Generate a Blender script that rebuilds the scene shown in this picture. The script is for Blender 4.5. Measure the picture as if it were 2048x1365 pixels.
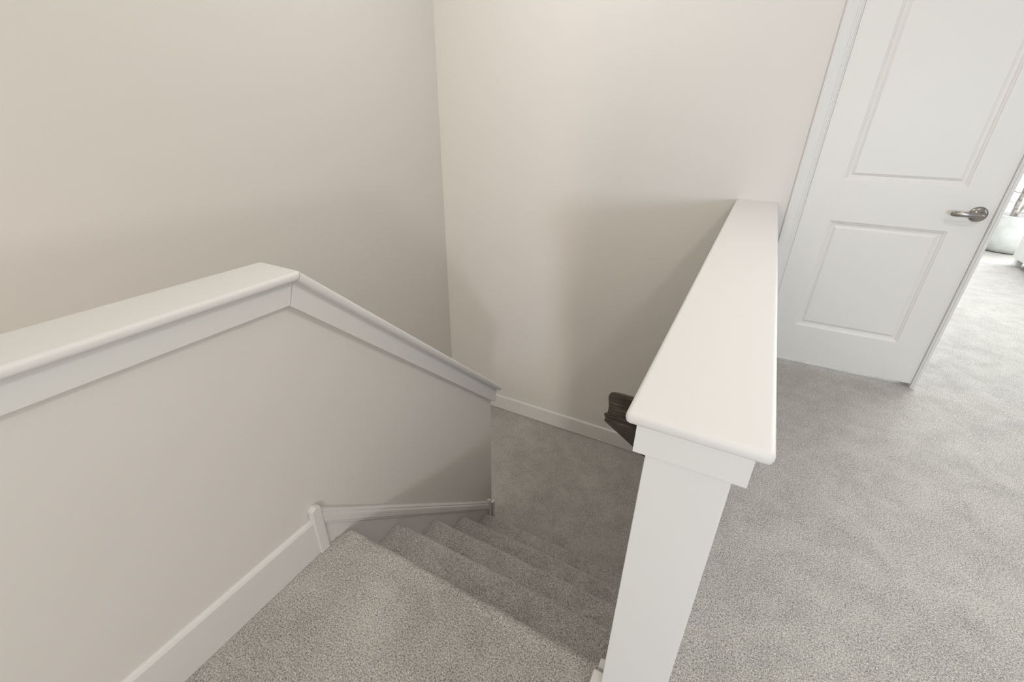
import bpy, bmesh, math, random
from mathutils import Vector, Matrix, noise

for o in list(bpy.data.objects):
    bpy.data.objects.remove(o)
scn = bpy.context.scene
COL = scn.collection
PI = math.pi

# ------------------------------------------------------------------ camera
cam_d = bpy.data.cameras.new('camera')
cam = bpy.data.objects.new('camera', cam_d)
COL.objects.link(cam)
cam_d.sensor_width = 36.0
cam_d.lens = 36.0 * 892.75 / 2048.0
cam_d.clip_start = 0.02
R_ = Vector((0.88168695, 0.47161719, 0.01432995))
U_ = Vector((-0.22532869, 0.39417908, 0.89098251))
F_ = Vector((-0.4145541, 0.7887966, -0.45381143))
cam.matrix_world = Matrix(((R_.x, U_.x, -F_.x, 0), (R_.y, U_.y, -F_.y, 0), (R_.z, U_.z, -F_.z, 1.2913), (0, 0, 0, 1)))
scn.camera = cam

# ------------------------------------------------------------------ world, light, exposure
scn.view_settings.view_transform = 'Standard'
scn.view_settings.look = 'None'
scn.view_settings.gamma = 1.0
scn.view_settings.use_curve_mapping = False
scn.view_settings.exposure = 0.02
world = bpy.data.worlds.new('sky')
scn.world = world
world.use_nodes = True
wn = world.node_tree
bg = wn.nodes['Background']
bg.inputs['Color'].default_value = (0.86, 0.93, 1.0, 1)
bg.inputs['Strength'].default_value = 3.0


def area(name, loc, target, sx, sy, power, color=(1, 1, 1), spread=180):
    d = bpy.data.lights.new(name, 'AREA')
    d.shape = 'RECTANGLE'
    d.size, d.size_y = sx, sy
    d.energy = power
    d.color = color
    d.spread = math.radians(spread)
    o = bpy.data.objects.new(name, d)
    COL.objects.link(o)
    o.location = loc
    o.rotation_euler = (Vector(target) - Vector(loc)).to_track_quat('-Z', 'Y').to_euler()
    return o


WARM = (1.0, 0.965, 0.92)
DAY = (0.95, 0.98, 1.0)
area('hall_ceiling_light', (0.95, 0.85, 2.66), (0.95, 0.85, 0), 0.16, 0.16, 13, (1.0, 0.933, 0.917))
area('stairwell_ceiling_light', (-0.95, 1.85, 2.70), (-0.95, 1.85, 0), 1.3, 1.0, 13.4, (1.0, 0.992, 0.985))
area('rear_doorway_daylight', (2.16, -4.2, 1.15), (0.0, 2.0, 0.9), 0.55, 0.55, 62, (0.387, 0.677, 1.0))
area('rear_extra_light', (1.42, -2.50, 1.06), (0.2, 2.0, 0.9), 0.32, 0.30, 27, (1.0, 0.955, 0.932))  # added light, doubles the doorway daylight for a crisper half wall shadow
area('rear_high_fill', (0.2, -2.6, 1.85), (0.2, 2.0, 0.7), 2.2, 1.2, 21, (1.0, 0.961, 0.824))  # broad fill added behind the camera to brighten the door
area('lower_stair_fill', (-1.4, -2.2, 0.1), (-1.35, 2.0, -0.5), 0.7, 1.2, 34, (1.0, 0.962, 0.885))  # fill added low in the stairwell to lift its dark lower walls
area('overhead_bounce_fill', (-0.4, -0.2, 2.73), (-0.4, -0.2, 0), 3.6, 4.4, 8, (1.0, 0.9, 0.643))  # no real fixture: wide fill standing in for soft ceiling bounce
area('side_floor_fill', (2.55, 1.9, 1.1), (1.2, 2.1, 0.2), 0.8, 1.6, 6.0, DAY)  # added at the closed right wall to brighten the hall carpet
area('far_window_light', (3.6, 7.5, 1.45), (2.6, 2.5, 0), 2.6, 1.8, 210, (0.93, 0.97, 1.0))
area('room_overhead_fill', (1.8, 4.6, 2.66), (1.8, 4.6, 0), 1.6, 2.0, 72, (0.926, 0.993, 1.0))  # added fill for the bright room and the glow under the door

# ------------------------------------------------------------------ helpers
def link(name, bm, mat, parent=None, smooth=False, angle=40):
    me = bpy.data.meshes.new(name)
    bmesh.ops.recalc_face_normals(bm, faces=bm.faces)
    bm.to_mesh(me)
    bm.free()
    if smooth:
        for p in me.polygons:
            p.use_smooth = True
        me.set_sharp_from_angle(angle=math.radians(angle))
    me.materials.append(mat)
    o = bpy.data.objects.new(name, me)
    COL.objects.link(o)
    if parent:
        o.parent = parent
        o.matrix_parent_inverse = parent.matrix_world.inverted()
    return o


def tag(o, label=None, cat=None, group=None, kind=None):
    if label: o['label'] = label
    if cat: o['category'] = cat
    if group: o['group'] = group
    if kind: o['kind'] = kind
    return o


def thing(name, loc, label, cat, group=None):
    o = bpy.data.objects.new(name, None)
    o.empty_display_size = 0.1
    COL.objects.link(o)
    o.location = loc
    o.matrix_world = Matrix.Translation(loc)
    return tag(o, label, cat, group, 'thing')


def boxv(bm, x0, x1, y0, y1, z0, z1):
    vs = [bm.verts.new((x, y, z)) for x in (x0, x1) for y in (y0, y1) for z in (z0, z1)]
    for f in ((0, 1, 3, 2), (4, 6, 7, 5), (0, 4, 5, 1), (2, 3, 7, 6), (0, 2, 6, 4), (1, 5, 7, 3)):
        bm.faces.new([vs[i] for i in f])
    return vs


def box(*a, bevel=0, seg=3):
    bm = bmesh.new()
    boxv(bm, *a)
    if bevel:
        bmesh.ops.bevel(bm, geom=list(bm.edges), offset=bevel, segments=seg, profile=0.5, affect='EDGES')
    return bm


def boxes(lst):
    bm = bmesh.new()
    for a in lst:
        boxv(bm, *a)
    return bm


def prism(pts, axis, a, b, bm=None):
    """extrude a 2D outline along an axis; pts are the two other coordinates in xyz order"""
    bm = bm or bmesh.new()

    def mk(p, t):
        if axis == 0: return (t, p[0], p[1])
        if axis == 1: return (p[0], t, p[1])
        return (p[0], p[1], t)
    A = [bm.verts.new(mk(p, a)) for p in pts]
    B = [bm.verts.new(mk(p, b)) for p in pts]
    n = len(pts)
    for i in range(n):
        bm.faces.new((A[i], A[(i + 1) % n], B[(i + 1) % n], B[i]))
    bm.faces.new(A)
    bm.faces.new(B[::-1])
    return bm


def bevel_where(bm, pred, off, seg=4):
    es = [e for e in bm.edges if not pred(e)]
    bmesh.ops.bevel(bm, geom=es, offset=off, segments=seg, profile=0.5, affect='EDGES')
    return bm


# ------------------------------------------------------------------ materials
def mat(name, color, rough=0.5, bump=None, spec=0.5, metal=0.0, var=None, coat=0.0):
    m = bpy.data.materials.new(name)
    m.use_nodes = True
    nt = m.node_tree
    b = nt.nodes['Principled BSDF']
    b.inputs['Base Color'].default_value = (*color, 1)
    b.inputs['Roughness'].default_value = rough
    b.inputs['Metallic'].default_value = metal
    b.inputs['Specular IOR Level'].default_value = spec
    b.inputs['Coat Weight'].default_value = coat
    geo = nt.nodes.new('ShaderNodeNewGeometry')
    if bump:
        sc, st, dist = bump
        n = nt.nodes.new('ShaderNodeTexNoise')
        n.inputs['Scale'].default_value = sc
        n.inputs['Detail'].default_value = 3
        nt.links.new(geo.outputs['Position'], n.inputs['Vector'])
        bp = nt.nodes.new('ShaderNodeBump')
        bp.inputs['Strength'].default_value = st
        bp.inputs['Distance'].default_value = dist
        nt.links.new(n.outputs['Fac'], bp.inputs['Height'])
        nt.links.new(bp.outputs['Normal'], b.inputs['Normal'])
    if var:
        sc, amt = var
        n = nt.nodes.new('ShaderNodeTexNoise')
        n.inputs['Scale'].default_value = sc
        n.inputs['Detail'].default_value = 2
        nt.links.new(geo.outputs['Position'], n.inputs['Vector'])
        r = nt.nodes.new('ShaderNodeValToRGB')
        r.color_ramp.elements[0].position = 0.35
        r.color_ramp.elements[1].position = 0.65
        r.color_ramp.elements[0].color = (*[c * (1 - amt) for c in color], 1)
        r.color_ramp.elements[1].color = (*[c * (1 + amt) for c in color], 1)
        nt.links.new(n.outputs['Fac'], r.inputs['Fac'])
        nt.links.new(r.outputs['Color'], b.inputs['Base Color'])
    return m


def carpet_mat(name, dark, light):
    m = bpy.data.materials.new(name)
    m.use_nodes = True
    nt = m.node_tree
    L = nt.links.new
    b = nt.nodes['Principled BSDF']
    b.inputs['Roughness'].default_value = 1.0
    b.inputs['Specular IOR Level'].default_value = 0.05
    b.inputs['Sheen Weight'].default_value = 0.25
    b.inputs['Sheen Roughness'].default_value = 0.6
    geo = nt.nodes.new('ShaderNodeNewGeometry')

    def nz(scale, detail=2, rough=0.6, dist=0.0):
        n = nt.nodes.new('ShaderNodeTexNoise')
        n.inputs['Scale'].default_value = scale
        n.inputs['Detail'].default_value = detail
        n.inputs['Roughness'].default_value = rough
        n.inputs['Distortion'].default_value = dist
        L(geo.outputs['Position'], n.inputs['Vector'])
        return n.outputs['Fac']

    def math_(op, a, bb):
        n = nt.nodes.new('ShaderNodeMath')
        n.operation = op
        for i, v in enumerate((a, bb)):
            if isinstance(v, (int, float)): n.inputs[i].default_value = v
            else: L(v, n.inputs[i])
        return n.outputs[0]
    tuft = nz(260, 3, 0.7, 0.5)          # single tufts
    fine = nz(700, 2, 0.6)
    mot = nz(9, 3, 0.6, 0.4)             # brushed patches of pile
    big = nz(3.2, 2, 0.5, 0.3)
    s = math_('ADD', math_('MULTIPLY', tuft, 1.0), math_('MULTIPLY', fine, 0.35))   # mean .675
    s = math_('ADD', s, math_('MULTIPLY', mot, 0.13))
    s = math_('ADD', s, math_('MULTIPLY', big, 0.06))                                # +.11
    r = nt.nodes.new('ShaderNodeMapRange')
    r.inputs['From Min'].default_value = 0.770 - 0.15
    r.inputs['From Max'].default_value = 0.770 + 0.15
    L(s, r.inputs['Value'])
    mx = nt.nodes.new('ShaderNodeMix')
    mx.data_type = 'RGBA'
    mx.inputs['A'].default_value = (*dark, 1)
    mx.inputs['B'].default_value = (*light, 1)
    L(r.outputs['Result'], mx.inputs['Factor'])
    L(mx.outputs['Result'], b.inputs['Base Color'])
    bp = nt.nodes.new('ShaderNodeBump')
    bp.inputs['Strength'].default_value = 0.75
    bp.inputs['Distance'].default_value = 0.004
    L(math_('ADD', tuft, math_('MULTIPLY', fine, 0.4)), bp.inputs['Height'])
    L(bp.outputs['Normal'], b.inputs['Normal'])
    return m


def wood_mat(name):
    m = bpy.data.materials.new(name)
    m.use_nodes = True
    nt = m.node_tree
    L = nt.links.new
    b = nt.nodes['Principled BSDF']
    b.inputs['Roughness'].default_value = 0.5
    b.inputs['Specular IOR Level'].default_value = 0.22
    tc = nt.nodes.new('ShaderNodeTexCoord')
    uv = nt.nodes.new('ShaderNodeUVMap')
    mp = nt.nodes.new('ShaderNodeMapping')
    mp.inputs['Scale'].default_value = (16, 240, 1)
    L(uv.outputs['UV'], mp.inputs['Vector'])
    n = nt.nodes.new('ShaderNodeTexNoise')
    n.inputs['Scale'].default_value = 1.0
    n.inputs['Detail'].default_value = 4
    n.inputs['Roughness'].default_value = 0.65
    L(mp.outputs['Vector'], n.inputs['Vector'])
    r = nt.nodes.new('ShaderNodeValToRGB')
    e = r.color_ramp.elements
    e[0].position = 0.35; e[0].color = (0.010, 0.008, 0.006, 1)
    e[1].position = 0.75; e[1].color = (0.16, 0.115, 0.062, 1)
    k = e.new(0.55); k.color = (0.034, 0.025, 0.017, 1)
    L(n.outputs['Fac'], r.inputs['Fac'])
    L(r.outputs['Color'], b.inputs['Base Color'])
    return m


M_wall = mat('greige_wall_paint', (0.690, 0.655, 0.620), 0.75, bump=(260, 0.12, 0.001), spec=0.25)
M_white = mat('white_trim_paint', (0.69, 0.677, 0.658), 0.48, bump=(60, 0.05, 0.001), spec=0.3)
M_door = mat('white_door_paint', (0.715, 0.692, 0.66), 0.4, bump=(90, 0.05, 0.001), spec=0.4)
M_ceil = mat('white_ceiling_paint', (0.82, 0.81, 0.79), 0.8)
M_carpet = carpet_mat('grey_cut_pile_carpet', (0.14, 0.131, 0.118), (0.70, 0.670, 0.622))
M_wood = wood_mat('dark_stained_wood')
M_nickel = mat('satin_nickel', (0.33, 0.31, 0.29), 0.22, metal=1.0)
M_plate = mat('dull_brushed_plate', (0.62, 0.60, 0.57), 0.45, metal=0.6)
M_pot = mat('pale_stone_glaze', (0.62, 0.63, 0.61), 0.7, bump=(14, 0.25, 0.01), var=(9, 0.07))
M_soil = mat('dark_soil', (0.10, 0.092, 0.082), 0.95, bump=(90, 0.8, 0.01))
M_bark = mat('grey_brown_bark', (0.33, 0.30, 0.265), 0.85, bump=(60, 0.7, 0.006), var=(30, 0.4))
M_cab = mat('white_lacquer', (0.82, 0.82, 0.81), 0.35)

# ------------------------------------------------------------------ measured dimensions
D = 2.8208          # back wall
LX = -2.0822        # left wall
W = -1.0156         # stair side face of the left half wall
GX0, GX1 = -0.0665, 0.0596   # faces of the right half wall
RISE, RUN, Y1 = 0.2032, 0.226, 0.7099
ZL = -5 * RISE      # lower landing
CEIL = 2.74
REAR = -2.8
RX = 2.6            # right side of hall

# ------------------------------------------------------------------ setting
def struct(name, bm, m, label=None, **k):
    o = link(name, bm, m, **k)
    o['kind'] = 'structure'
    if label: o['label'] = label
    return o


# upper floor: hall, foreground landing, bright room
struct('floor', boxes([(GX0, RX, -5.2, D + 0.13, -0.2, 0.0), (W - 0.08, GX0, REAR, Y1 - 0.06, -0.2, 0.0),
                       (LX - .1, 6.0, D + 0.13, 8.2, -0.2, 0.0)]), M_carpet, 'grey carpet of the upper hall')
struct('landing', boxes([(LX, 0.0, -2.0, D, ZL - 0.15, ZL)]), M_carpet, 'grey carpet of the lower landing')
# walls
DX0, DX1, DH = 0.2103, 0.9700, 2.045
struct('wall_back', boxes([(LX, DX0 + 0.001, D, D + 0.12, ZL - 0.3, CEIL), (DX0 + 0.001, DX1 - 0.022, D, D + 0.12, DH + 0.02, CEIL),
                           ]), M_wall)
struct('wall_left', boxes([(LX - 0.12, LX, REAR, D + 0.12, ZL - 0.3, CEIL)]), M_wall)
struct('wall_rear', boxes([(LX - 0.12, 1.50, REAR - 0.12, REAR, ZL - 0.3, CEIL), (2.45, RX, REAR - 0.12, REAR, -0.2, CEIL),
                           (1.50, 2.45, REAR - 0.12, REAR, 2.05, CEIL)]), M_wall)
struct('wall_rear_room', boxes([(0.4, RX, -5.2, -5.08, -0.2, CEIL), (0.28, 0.4, -5.2, REAR - 0.12, -0.2, CEIL)]), M_wall)
struct('wall_right', boxes([(RX, RX + 0.12, -5.2, D, -0.2, CEIL)]), M_wall)
struct('wall_stair', boxes([(GX0, GX1, 0.6, D, ZL - 0.15, -0.2)]), M_wall)
struct('ceiling', boxes([(LX - 0.12, RX + 0.12, -5.2, D + 0.12, CEIL, CEIL + 0.1)]), M_ceil)
# the bright room beyond
struct('wall_room_left', boxes([(-2.2, -2.08, D + 0.12, 8.2, 0, CEIL)]), M_ceil)
struct('wall_room_right', boxes([(6.0, 6.12, D, 8.2, 0, CEIL), (RX + 0.12, 6.12, D, D + 0.12, 0, CEIL)]), M_ceil)
FY = 7.65
struct('wall_room_far', boxes([(-2.2, 2.2, FY, FY + 0.12, 0, CEIL), (5.0, 6.12, FY, FY + 0.12, 0, CEIL),
                               (2.2, 5.0, FY, FY + 0.12, 0, 0.44), (2.2, 5.0, FY, FY + 0.12, 2.3, CEIL)]), M_ceil)
struct('ceiling_room', boxes([(-2.2, 6.12, D + 0.12, FY + 0.12, CEIL, CEIL + 0.1)]), M_ceil)
win = struct('window_1', boxes([(2.14, 5.06, FY - 0.02, FY, 0.39, 0.47), (2.14, 2.26, FY - 0.02, FY, 0.47, 2.36), (4.94, 5.06, FY - 0.02, FY, 0.47, 2.36),
                          (2.26, 4.94, FY - 0.02, FY, 2.24, 2.36), (3.57, 3.63, FY + 0.02, FY + 0.06, 0.47, 2.24)]), M_white)
link('window_sill', box(2.1, 5.1, FY - 0.06, FY + 0.05, 0.455, 0.485, bevel=0.006), M_white, win)

# baseboards
BB = [(0, 0), (-0.014, 0), (-0.014, 0.119), (-0.011, 0.126), (-0.004, 0.130), (0, 0.130)]
struct('baseboard_back', prism([(D + p[0], ZL + 0.004 + p[1]) for p in BB], 0, LX, GX0), M_white, 'baseboard along the back of the lower landing')
struct('baseboard_hall', prism([(D + p[0], 0.004 + p[1]) for p in BB], 0, GX1, 0.1476), M_white)
struct('baseboard_room_far', prism([(FY + p[0], 0.004 + p[1]) for p in BB], 0, -2.0, 6.0), M_white)
BL = [(0, 0), (0.014, 0), (0.014, 0.132), (0.010, 0.139), (0.003, 0.143), (0, 0.143)]
struct('baseboard_left', prism([(W + p[0], 0.001 + p[1]) for p in BL], 1, REAR, 0.588), M_white, 'baseboard along the foot of the left half wall')

# door casing (trim_1) and narrow latch side jamb (trim_2)
def casing(x0, x1, z1):
    s = 1 if x1 > x0 else -1
    prof = [(x0, 0), (x0, -0.013), (x0 + s * 0.004, -0.0165), (x0 + s * 0.018, -0.0170), (x0 + s * 0.048, -0.0120), (x0 + s * 0.050, -0.0095),
            (x0 + s * 0.056, -0.0095), (x0 + s * 0.0585, -0.0075), (x1 - s * 0.001, -0.007), (x1, -0.005), (x1, 0)]
    return prism([(a, D + b) for a, b in prof], 2, 0.0, z1)


trim1 = struct('trim_1', casing(0.1476, 0.2115, 2.11), M_white, 'white door casing beside the right half wall')
bm = boxes([(0.2105, 0.2185, D - 0.001, D + 0.12, 0, 2.06)])
link('door_jamb', bm, M_white, trim1)
link('door_stop', box(0.2185, 0.2305, D + 0.045, D + 0.08, 0, 2.05, bevel=0.002), M_white, trim1)
trim2 = struct('trim_2', prism([(0.9500, D + 0.12), (0.9500, D - 0.006), (0.9525, D - 0.010), (0.9580, D - 0.010), (0.9600, D - 0.014),
                       (0.9710, D - 0.014), (0.9730, D - 0.011), (0.9730, D + 0.12)], 2, 0.0, 2.11), M_white, 'narrow white door frame on the latch side')
link('strike_plate', box(0.9494, 0.9506, D - 0.0085, D + 0.02, 0.880, 0.935, bevel=0.0003), M_plate, trim2)
struct('trim_3', boxes([(0.1476, 0.973, D - 0.017, D + 0.001, 2.05, 2.11), (0.2115, 0.95, D, D + 0.12, 2.045, 2.062)]), M_white)

# ------------------------------------------------------------------ door
SX0, SX1 = 0.2196, 0.9490
SY = D + 0.002       # face of the slab
SZ0, SZ1 = 0.024, 2.040
STEPS = [(0, 0), (0.005, 0.0035), (0.010, 0.0050), (0.013, 0.0085), (0.024, 0.0100), (0.034, 0.0055), (0.036, 0.0040), (0.039, 0.0040)]
PANELS = [(0.3496, 0.8200, 0.2385, 0.8275), (0.3496, 0.8215, 1.0240, 1.9100)]


def door_mesh():
    bm = bmesh.new()
    xs = [SX0, PANELS[0][0], PANELS[0][1], SX1]
    zs = [SZ0, PANELS[0][2], PANELS[0][3], PANELS[1][2], PANELS[1][3], SZ1]
    g = {}
    for i, x in enumerate(xs):
        for j, z in enumerate(zs):
            g[i, j] = bm.verts.new((x, SY, z))
    for i in range(3):
        for j in range(5):
            if i == 1 and j in (1, 3):
                ring = [g[1, j], g[2, j], g[2, j + 1], g[1, j + 1]]
                x0, x1, z0, z1 = xs[1], xs[2], zs[j], zs[j + 1]
                for ins, dep in STEPS[1:]:
                    nr = [bm.verts.new(c) for c in ((x0 + ins, SY + dep, z0 + ins), (x1 - ins, SY + dep, z0 + ins),
                                                    (x1 - ins, SY + dep, z1 - ins), (x0 + ins, SY + dep, z1 - ins))]
                    for q in range(4):
                        bm.faces.new((ring[q], ring[(q + 1) % 4], nr[(q + 1) % 4], nr[q]))
                    ring = nr
                bm.faces.new(ring)
            else:
                bm.faces.new((g[i, j], g[i + 1, j], g[i + 1, j + 1], g[i, j + 1]))
    # sides and back
    back = [bm.verts.new((x, SY + 0.035, z)) for x, z in ((SX0, SZ0), (SX1, SZ0), (SX1, SZ1), (SX0, SZ1))]
    bm.faces.new(back[::-1])
    bot = [g[i, 0] for i in range(4)]
    top = [g[i, 5] for i in range(4)]
    lef = [g[0, j] for j in range(6)]
    rig = [g[3, j] for j in range(6)]
    bm.faces.new(bot[::-1] + [back[0], back[1]])
    bm.faces.new(top + [back[2], back[3]])
    bm.faces.new(lef + [back[3], back[0]])
    bm.faces.new(rig[::-1] + [back[1], back[2]])
    return bm


door = struct('door_1', door_mesh(), M_door, 'white two-panel interior door')


def lathe(prof, center, axis='z', seg=48):
    """prof: (radius, height) pairs"""
    bm = bmesh.new()
    rings = []
    for r, h in prof:
        ring = []
        for k in range(seg):
            a = 2 * PI * k / seg
            c, s = r * math.cos(a), r * math.sin(a)
            if axis == 'z': v = (center[0] + c, center[1] + s, center[2] + h)
            else: v = (center[0] + c, center[1] - h, center[2] + s)
            ring.append(bm.verts.new(v))
        rings.append(ring)
    for a, b in zip(rings, rings[1:]):
        for k in range(seg):
            bm.faces.new((a[k], a[(k + 1) % seg], b[(k + 1) % seg], b[k]))
    bm.faces.new(rings[0][::-1])
    bm.faces.new(rings[-1])
    return bm


HX, HZ = 0.8950, 0.9150
hd = link('door_handle', lathe([(0.0335, 0), (0.0335, 0.004), (0.0315, 0.008), (0.026, 0.011), (0.018, 0.015), (0.013, 0.022), (0.0115, 0.032), (0.0115, 0.046), (0.008, 0.050)],
                               (HX, SY, HZ), 'y'), M_nickel, door, smooth=True, angle=60)
hd['label'] = 'satin nickel lever handle'


def sweep_ellipse(path, seg=16):
    """path: list of (center Vector, half width along z, half thickness along y-ish normal, tangent)"""
    bm = bmesh.new()
    rings = []
    for c, a, b, t in path:
        t = Vector(t).normalized()
        up = Vector((0, 0, 1))
        n = t.cross(up).normalized()
        ring = []
        for k in range(seg):
            th = 2 * PI * k / seg
            ring.append(bm.verts.new(Vector(c) + up * a * math.sin(th) + n * b * math.cos(th)))
        rings.append(ring)
    for p, q in zip(rings, rings[1:]):
        for k in range(seg):
            bm.faces.new((p[k], p[(k + 1) % seg], q[(k + 1) % seg], q[k]))
    bm.faces.new(rings[0])
    bm.faces.new(rings[-1][::-1])
    return bm


lever_pts = [(0.010, 0.044, .004, .006), (0.004, 0.046, .0115, .0090), (-0.008, 0.047, .0120, .0085), (-0.022, 0.049, .0118, .0065), (-0.040, 0.052, .0108, .0055),
             (-0.060, 0.052, .0105, .0050), (-0.078, 0.049, .0112, .0050), (-0.092, 0.0445, .0118, .0048), (-0.101, 0.041, .0105, .0042), (-0.105, 0.0395, .006, .002)]
path = []
for i, (dx, dy, a, b) in enumerate(lever_pts):
    p0 = lever_pts[max(0, i - 1)]; p1 = lever_pts[min(len(lever_pts) - 1, i + 1)]
    path.append(((HX + dx, SY - dy, HZ), a, b, (p1[0] - p0[0], -(p1[1] - p0[1]), 0)))
lv = link('lever', sweep_ellipse(path), M_nickel, hd, smooth=True, angle=70)

# ------------------------------------------------------------------ right half wall
gw = thing('half_wall', (0.0, 1.7, 0.0), 'straight white-ended half wall between the stairs and the hall, with a level white cap', 'half wall')
HC = 0.893
CT = 0.0225
link('wall_body', boxes([(GX0, GX1, 0.602, D - 0.001, 0.0, HC - CT)]), M_wall, gw)
link('end_board', box(GX0, GX1, 0.584, 0.602, 0.0, HC - CT, bevel=0.0015, seg=2), M_white, gw)['label'] = 'white end board'
bm = bmesh.new()
boxv(bm, -0.1045, 0.0995, 0.570, D - 0.0005, HC - CT, HC)
bevel_where(bm, lambda e: all(v.co.y > D - 0.01 for v in e.verts), 0.0095, 5)
link('cap_board', bm, M_white, gw, smooth=True, angle=50)
# apron under the cap: one board on each long side and one across the end, mitred
zA = 0.8175
for nm, pts in (('apron', [(-0.0855, 0.578), (0.0785, 0.578), (GX1, 0.596), (GX0, 0.596)]),
                ('apron', [(-0.0855, 0.578), (GX0, 0.596), (GX0, D - 0.001), (-0.0855, D - 0.001)]),
                ('apron', [(0.0785, 0.578), (0.0785, D - 0.001), (GX1, D - 0.001), (GX1, 0.596)])):
    bm = prism(pts, 2, zA, HC - CT)
    bm.edges.ensure_lookup_table()
    es = [e for e in bm.edges if abs(e.verts[0].co.z - zA) < 1e-5 and abs(e.verts[1].co.z - zA) < 1e-5]
    bmesh.ops.bevel(bm, geom=es, offset=0.0018, segments=2, profile=0.5, affect='EDGES')
    link(nm, bm, M_white, gw)
# white base trims at the stair side of its end
gs = thing('stair_skirting', (GX0, 0.6, 0.0), 'short white skirting at the stair side foot of the straight white-ended half wall', 'skirting board')
GS = GX0 - 0.0115
link('base_trim', prism([(0.600, 0.0005), (0.700, 0.0005), (0.700, 0.072), (0.600, 0.085)], 0, GS, GX0 - 0.0003), M_white, gs)
link('end_block', box(GX0 - 0.026, GX0 - 0.0003, 0.588, 0.624, 0.0005, 0.118, bevel=0.003), M_white, gs)
link('end_strip', box(GX0 - 0.020, GX0 - 0.0003, 0.640, 0.664, 0.0005, 0.100, bevel=0.003), M_white, gs)
link('skirt_board', prism([(0.70, 0.0720), (1.66, -0.796), (1.66, ZL + 0.001), (0.70, -0.25)], 0, GS, GX0 - 0.0003), M_white, gs)

# ------------------------------------------------------------------ left half wall
lw = thing('half_wall', (W - 0.05, 0.5, 0.0), 'greige half wall with a level white cap that bends and slopes down beside the stairs', 'half wall')
CZ = 0.9302
YB = 0.7035
SL = -0.890                         # slope of the cap
th = math.atan(SL)
WEND = 1.6990
XF, XN = -1.1375, W + 0.040        # far and near sides of the cap
CT2 = 0.0235
AB = 0.0865                        # depth from the cap top to the apron's lower edge


def offs(d):
    """points at distance d under the cap line, where level and sloped runs meet (the mitre)"""
    # level: z = CZ-d ; sloped: z = CZ + SL*(y-YB) - d/cos
    y = YB + (d - d / math.cos(th)) / SL * 1.0
    y = YB + (d / math.cos(th) - d) / SL
    return (y, CZ - d)


def slope_z(y, d):
    return CZ + SL * (y - YB) - d / math.cos(th)


def on_mitre(e):
    return all(abs((v.co.y - YB) - (CZ - v.co.z) * ((1 / math.cos(th) - 1) / SL)) < 2.5e-3 and v.co.z > 0.7 for v in e.verts)


m0, m1, m2 = offs(0), offs(CT2), offs(AB)
g_ = 0.0007
bm = prism([(REAR, CZ), (m0[0] - g_, m0[1]), (m1[0] - g_, m1[1]), (REAR, m1[1])], 0, XF, XN)
bevel_where(bm, lambda e: on_mitre(e) or all(v.co.y < REAR + .01 for v in e.verts), 0.0098, 5)
link('cap_board', bm, M_white, lw, smooth=True, angle=50)
YE = WEND + 0.060
dirs = Vector((0, math.cos(th), math.sin(th)))


def endpt(y, d):
    """point on the perpendicular end cut, measured along the cap top at y, d below it"""
    z = CZ + SL * (y - YB)
    return (y + d * math.sin(th), z - d * math.cos(th))


e0, e1 = endpt(YE, 0), endpt(YE, CT2)
bm = prism([(m0[0] + g_, m0[1] - g_), e0, e1, (m1[0] + g_, m1[1] - g_)], 0, XF, XN)
bevel_where(bm, on_mitre, 0.0098, 5)
link('cap_board', bm, M_white, lw, smooth=True, angle=50)['label'] = 'sloping white cap board'
XA = W + 0.018
bm = prism([(REAR, m1[1]), (m1[0] - g_, m1[1]), (m2[0] - g_, m2[1]), (REAR, m2[1])], 0, W, XA)
es = [e for e in bm.edges if all(abs(v.co.z - m2[1]) < 1e-4 for v in e.verts)]
bmesh.ops.bevel(bm, geom=es, offset=0.002, segments=2, profile=0.5, affect='EDGES')
link('apron', bm, M_white, lw)
YA = WEND + 0.028
a1, a2 = endpt(YA + 0.018, CT2), endpt(YA + 0.018, AB)
a2 = (YA - 0.005, slope_z(YA - 0.005, AB))
bm = prism([(m1[0] + g_, m1[1]), a1, a2, (m2[0] + g_, m2[1])], 0, W, XA)
link('apron', bm, M_white, lw)['label'] = 'sloping apron board'
# end apron return
bm = prism([(WEND, slope_z(WEND, CT2)), a1, a2, (WEND, slope_z(WEND, AB))], 0, XF + 0.03, W)
link('apron_return', bm, M_white, lw)
# drywall body
bt = CT2 + 0.0005
bm = prism([(REAR, -0.001 if False else ZL - 0.0), (WEND, ZL), (WEND, slope_z(WEND, bt)), (offs(bt)[0], offs(bt)[1]), (REAR, offs(bt)[1])], 0, W - 0.078, W)
link('wall_body', bm, M_wall, lw)

# sloped skirt with moulding, beside the steps
def skz(y, d=0.0):
    return 0.1700 - 0.9040 * (y - 0.6119) - d


SK0, SK1 = 0.6120, 1.6600
bm = prism([(SK0, skz(SK0)), (SK1, skz(SK1)), (SK1, ZL), (SK1 - 0.35, ZL), (SK0, -0.25)], 0, W, W + 0.0105)
sk = thing('stair_skirting', (W, 0.612, 0.0), 'white sloping skirting board with moulded top between left half wall and stair edge', 'skirting board')
link('skirt_board', bm, M_white, sk)


def mould(y0, y1, prof, name):
    bm = bmesh.new()
    A = [bm.verts.new((W + a, y0, skz(y0, b))) for a, b in prof]
    B = [bm.verts.new((W + a, y1, skz(y1, b))) for a, b in prof]
    n = len(prof)
    for i in range(n):
        bm.faces.new((A[i], A[(i + 1) % n], B[(i + 1) % n], B[i]))
    bm.faces.new(A); bm.faces.new(B[::-1])
    return link(name, bm, M_white, sk)


mould(SK0, SK1 - 0.004, [(0.0, -0.003), (0.010, -0.003), (0.015, 0.004), (0.015, 0.012), (0.0185, 0.016), (0.0195, 0.022), (0.0195, 0.048),
                 (0.0155, 0.053), (0.0155, 0.060), (0.0105, 0.064), (0.0, 0.064)], 'moulding')
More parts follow.
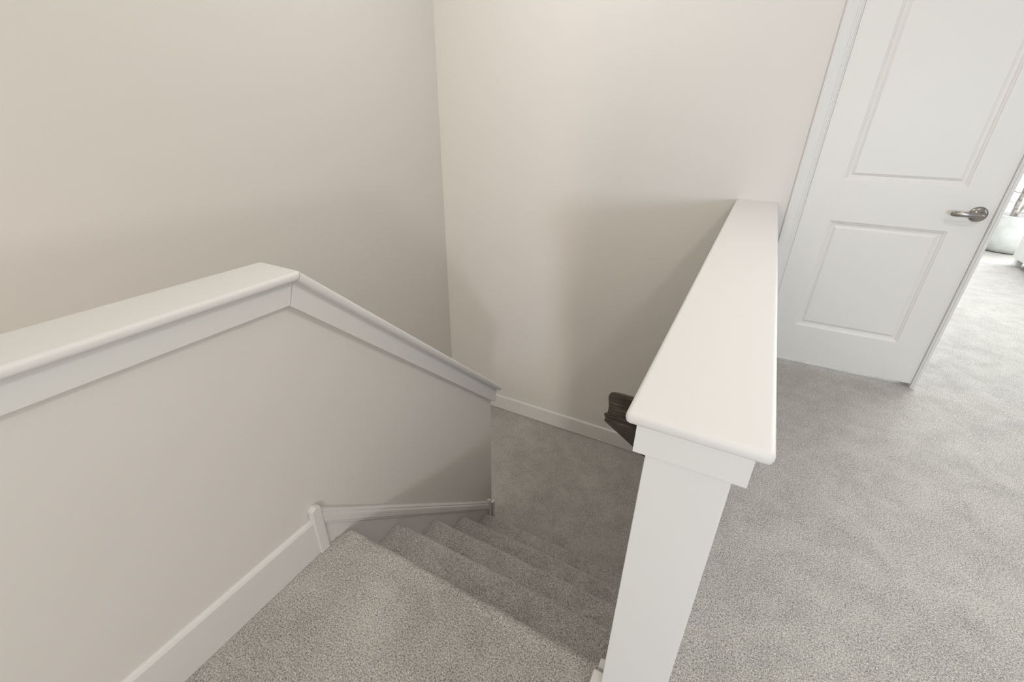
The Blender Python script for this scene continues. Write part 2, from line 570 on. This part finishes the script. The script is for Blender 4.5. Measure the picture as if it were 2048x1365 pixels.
# vertical end strips of the skirt
bm = prism([(0.584, 0.0), (0.618, 0.0), (0.618, 0.184), (0.601, 0.192), (0.584, 0.184)], 0, W, W + 0.022)
bmesh.ops.bevel(bm, geom=list(bm.edges), offset=0.003, segments=2, profile=0.5, affect='EDGES')
link('end_strip', bm, M_white, sk)
bm = prism([(1.640, ZL), (1.662, ZL), (1.662, skz(1.650) + 0.016), (1.651, skz(1.650) + 0.020), (1.640, skz(1.650) + 0.016)], 0, W, W + 0.021)
bmesh.ops.bevel(bm, geom=list(bm.edges), offset=0.002, segments=2, profile=0.5, affect='EDGES')
link('end_strip', bm, M_white, sk)
link('end_block', box(W - 0.002, W + 0.014, 1.690, 1.716, ZL, skz(1.690) - 0.008, bevel=0.002, seg=2), M_white, sk)

# ------------------------------------------------------------------ staircase
st = thing('staircase', ((W + GX0) / 2, Y1, 0.0), 'flight of five grey carpeted steps going down between the two half walls', 'staircase')


def step_mesh(k):
    """carpet wrapped over one step: tread, rounded nosing, riser"""
    z0 = -k * RISE
    yk = Y1 + k * RUN
    yb = yk - RUN - 0.026 if k else Y1 - 0.062
    prof = []
    n = 40 if k else 12
    for i in range(n):
        prof.append((yb + (yk - 0.026 - yb) * i / (n - 1), 0.0))
    R = 0.024
    for i in range(1, 15):
        a = PI * 0.5 - (PI * 0.5 + 0.75) * i / 14
        prof.append((yk - R + R * math.cos(a), -R + R * math.sin(a) * 1.0))
    yl, zl = prof[-1]
    yr = yk - 0.026
    for i in range(1, 34):
        t = i / 33
        s = min(1, t * 3)
        s = s * s * (3 - 2 * s)
        prof.append((yl + (yr - yl) * s, zl + (-RISE - zl) * t))
    x0, x1 = W + 0.0105, GX0 - 0.0125
    nx = 190
    bm = bmesh.new()
    grid = []
    for i in range(nx + 1):
        x = x0 + (x1 - x0) * i / nx
        col = []
        e = min((x - x0), (x1 - x))
        rd = max(0, 1 - e / 0.022)
        for j, (y, z) in enumerate(prof):
            fade = 1.0 if k else min(1, j / 6)
            fade2 = min(1, (len(prof) - 1 - j) / 4)
            p = Vector((x, y, z + z0))
            q = noise.noise(p * 130) * 0.0022 + noise.noise(p * 45) * 0.0016 + noise.noise(p * 14) * 0.0022
            near = max(0, 1 - abs(y - yk) / 0.05)
            ny = 0.25 + 0.75 * near if z > -0.03 else 1.0
            dz = q * fade * (1.0 if z > -0.012 else 0.3)
            dy = q * ny * fade2 * (1.0 if z < -0.003 else 0.2)
            sag = rd * rd * 0.008 * fade * (1 if z > -0.05 else max(0, 1 - (-.05 - z) / .05))
            edge_lift = 0.0
            if k and z == 0.0:
                b = y - yb
                edge_lift = 0.004 * math.exp(-b / 0.012)
            col.append(bm.verts.new((x, y + dy - sag * 0.9 * near, z + z0 + dz - sag + edge_lift)))
        grid.append(col)
    for a, b in zip(grid, grid[1:]):
        for j in range(len(prof) - 1):
            bm.faces.new((a[j], a[j + 1], b[j + 1], b[j]))
    return bm


for k in range(5):
    link('step', step_mesh(k), M_carpet, st, smooth=True, angle=180)
# closed wooden carcass under the carpet
cp = [(Y1 - 0.07, -0.2)]
for k in range(5):
    yk = Y1 + k * RUN - 0.040
    cp += [(yk, -k * RISE - 0.012), (yk, -(k + 1) * RISE - 0.012)]
cp = [(Y1 - 0.07, -0.012)] + cp[1:] + [(Y1 - 0.07, -5 * RISE - 0.012)]
link('carcass', prism(cp, 0, W + 0.0115, GX0 - 0.0135), M_ceil, st)

# ------------------------------------------------------------------ handrail (mitred return at its top end)
hr = thing('handrail', (GX0, 0.70, 0.80), 'dark stained wooden handrail on the stair side of the right half wall', 'handrail')
# profile: (offset to the outer side, height); classic bread-loaf rail with a waist and a bead
half = [(0.0, 0.060), (0.010, 0.0596), (0.018, 0.058), (0.0265, 0.0545), (0.0300, 0.0490), (0.0302, 0.0435), (0.0285, 0.037), (0.0262, 0.030), (0.0250, 0.022),
        (0.0250, 0.0165), (0.0266, 0.0155), (0.0285, 0.0135), (0.0292, 0.0110), (0.0280, 0.0085), (0.0262, 0.0070), (0.0262, 0.0), (0.0, 0.0)]
profR = half + [(-a, b) for a, b in half[-2:0:-1]]


def handrail_mesh():
    bm = bmesh.new()
    uvl = bm.loops.layers.uv.new('UVMap')
    s = Vector((0, RUN, -RISE)).normalized()
    u = Vector((0, RISE, RUN)).normalized()
    xc = GX0 - 0.0630
    zc = 0.780
    yc = 0.680
    C = Vector((xc, yc, zc))
    stations = []
    X = Vector((1, 0, 0))
    ring = [C + X * (-xc - 0.0857) + (-s) * a + u * b for a, b in profR]       # at the wall
    stations.append((ring, 0.0))
    ring = [C - X * a - s * a + u * b for a, b in profR]                     # mitre: outer side is -x and -s
    stations.append((ring, 0.07))
    LEN = 1.45
    ring = [C + s * LEN - X * a + s * a + u * b for a, b in profR]
    stations.append((ring, 0.07 + LEN))
    ring = [C + s * LEN + X * (-xc + GX0) + s * a + u * b for a, b in profR]
    stations.append((ring, 0.14 + LEN))
    peri = [0]
    for i in range(1, len(profR) + 1):
        a, b = profR[i - 1], profR[i % len(profR)]
        peri.append(peri[-1] + math.hypot(a[0] - b[0], a[1] - b[1]))
    n = len(profR)
    rings = [([bm.verts.new(p) for p in r], t) for r, t in stations]
    for si, ((ra, ta), (rb, tb)) in enumerate(zip(rings, rings[1:])):
        ra2 = ra if si == 0 else [bm.verts.new(v.co) for v in ra]
        for i in range(n):
            f = bm.faces.new((ra2[i], ra2[(i + 1) % n], rb[(i + 1) % n], rb[i]))
            off = si * 3.3
            for lp, (tt, pp) in zip(f.loops, ((ta, peri[i]), (ta, peri[i + 1]), (tb, peri[i + 1]), (tb, peri[i]))):
                lp[uvl].uv = (tt + off, pp + off)
    bm.faces.new(rings[0][0])
    bm.faces.new(rings[-1][0][::-1])
    return bm


link('rail', handrail_mesh(), M_wood, hr, smooth=True, angle=35)

# ------------------------------------------------------------------ bright room: potted tree and cabinet
pot_c = (2.545, 6.965, 0.0)
pt = thing('potted_tree', pot_c, 'bare branched small tree in a wide pale round pot by the far window', 'potted plant')
prof = [(0.17, 0.0), (0.205, 0.012), (0.235, 0.05), (0.262, 0.13), (0.275, 0.22), (0.282, 0.32), (0.285, 0.385), (0.283, 0.398), (0.275, 0.40), (0.268, 0.392), (0.262, 0.36), (0.10, 0.36)]
link('pot', lathe(prof, pot_c, seg=64), M_pot, pt, smooth=True, angle=60)
link('soil', lathe([(0.262, 0.365), (0.262, 0.372), (0.18, 0.380), (0.02, 0.384)], pot_c, seg=40), M_soil, pt, smooth=True)
random.seed(4)


def tube(bm, pts, seg=8):
    rings = []
    for i, (c, r) in enumerate(pts):
        a = Vector(pts[max(0, i - 1)][0]); b = Vector(pts[min(len(pts) - 1, i + 1)][0])
        t = (b - a).normalized()
        n = t.cross(Vector((0.3, 1, 0.1))).normalized(); m = t.cross(n)
        rings.append([bm.verts.new(Vector(c) + n * r * math.cos(2 * PI * k / seg) + m * r * math.sin(2 * PI * k / seg)) for k in range(seg)])
    for p, q in zip(rings, rings[1:]):
        for k in range(seg):
            bm.faces.new((p[k], p[(k + 1) % seg], q[(k + 1) % seg], q[k]))
    bm.faces.new(rings[0]); bm.faces.new(rings[-1][::-1])


def wander(p, d, length, r0, r1, n, jit):
    pts = []
    p, d = Vector(p), Vector(d).normalized()
    for i in range(n + 1):
        t = i / n
        pts.append((p.copy(), r0 + (r1 - r0) * t))
        d = (d + Vector((random.uniform(-jit, jit), random.uniform(-jit, jit), random.uniform(-jit * .3, jit * .5)))).normalized()
        p = p + d * length / n
    return pts


bmt = bmesh.new()
bmb = bmesh.new()
base = Vector(pot_c) + Vector((-0.075, -0.05, 0.37))
tr = wander(base, (0.02, -0.02, 1), 1.15, 0.021, 0.011, 14, 0.10)
tube(bmt, tr, 10)
tr2 = wander(base + Vector((0.02, 0.0, 0.0)), (0.45, 0.0, 1), 0.9, 0.014, 0.007, 12, 0.14)
tube(bmt, tr2, 10)
link('trunk', bmt, M_bark, pt, smooth=True, angle=80)
for q in range(26):
    src = tr if q % 3 else tr2
    i = random.randint(3, len(src) - 2)
    a = random.uniform(0, 2 * PI)
    tube(bmb, wander(src[i][0], (math.cos(a), math.sin(a), random.uniform(0.1, 0.9)), random.uniform(0.2, 0.5), 0.006, 0.0018, 8, 0.22), 6)
link('branches', bmb, M_bark, pt, smooth=True, angle=80)

cb = thing('low_cabinet', (2.42, 5.6, 0.0), 'white low cabinet on short square legs, seen beyond the door beside the pale pot', 'cabinet')
link('body', box(2.403, 2.90, 4.70, 6.30, 0.070, 0.46, bevel=0.004), M_cab, cb)
for (lx, ly) in ((2.415, 6.20), (2.80, 6.20), (2.415, 4.78), (2.80, 4.78)):
    bm = prism([(lx, ly), (lx + 0.05, ly), (lx + 0.05, ly + 0.05), (lx, ly + 0.05)], 2, 0.0, 0.071)
    link('leg', bm, M_cab, cb)
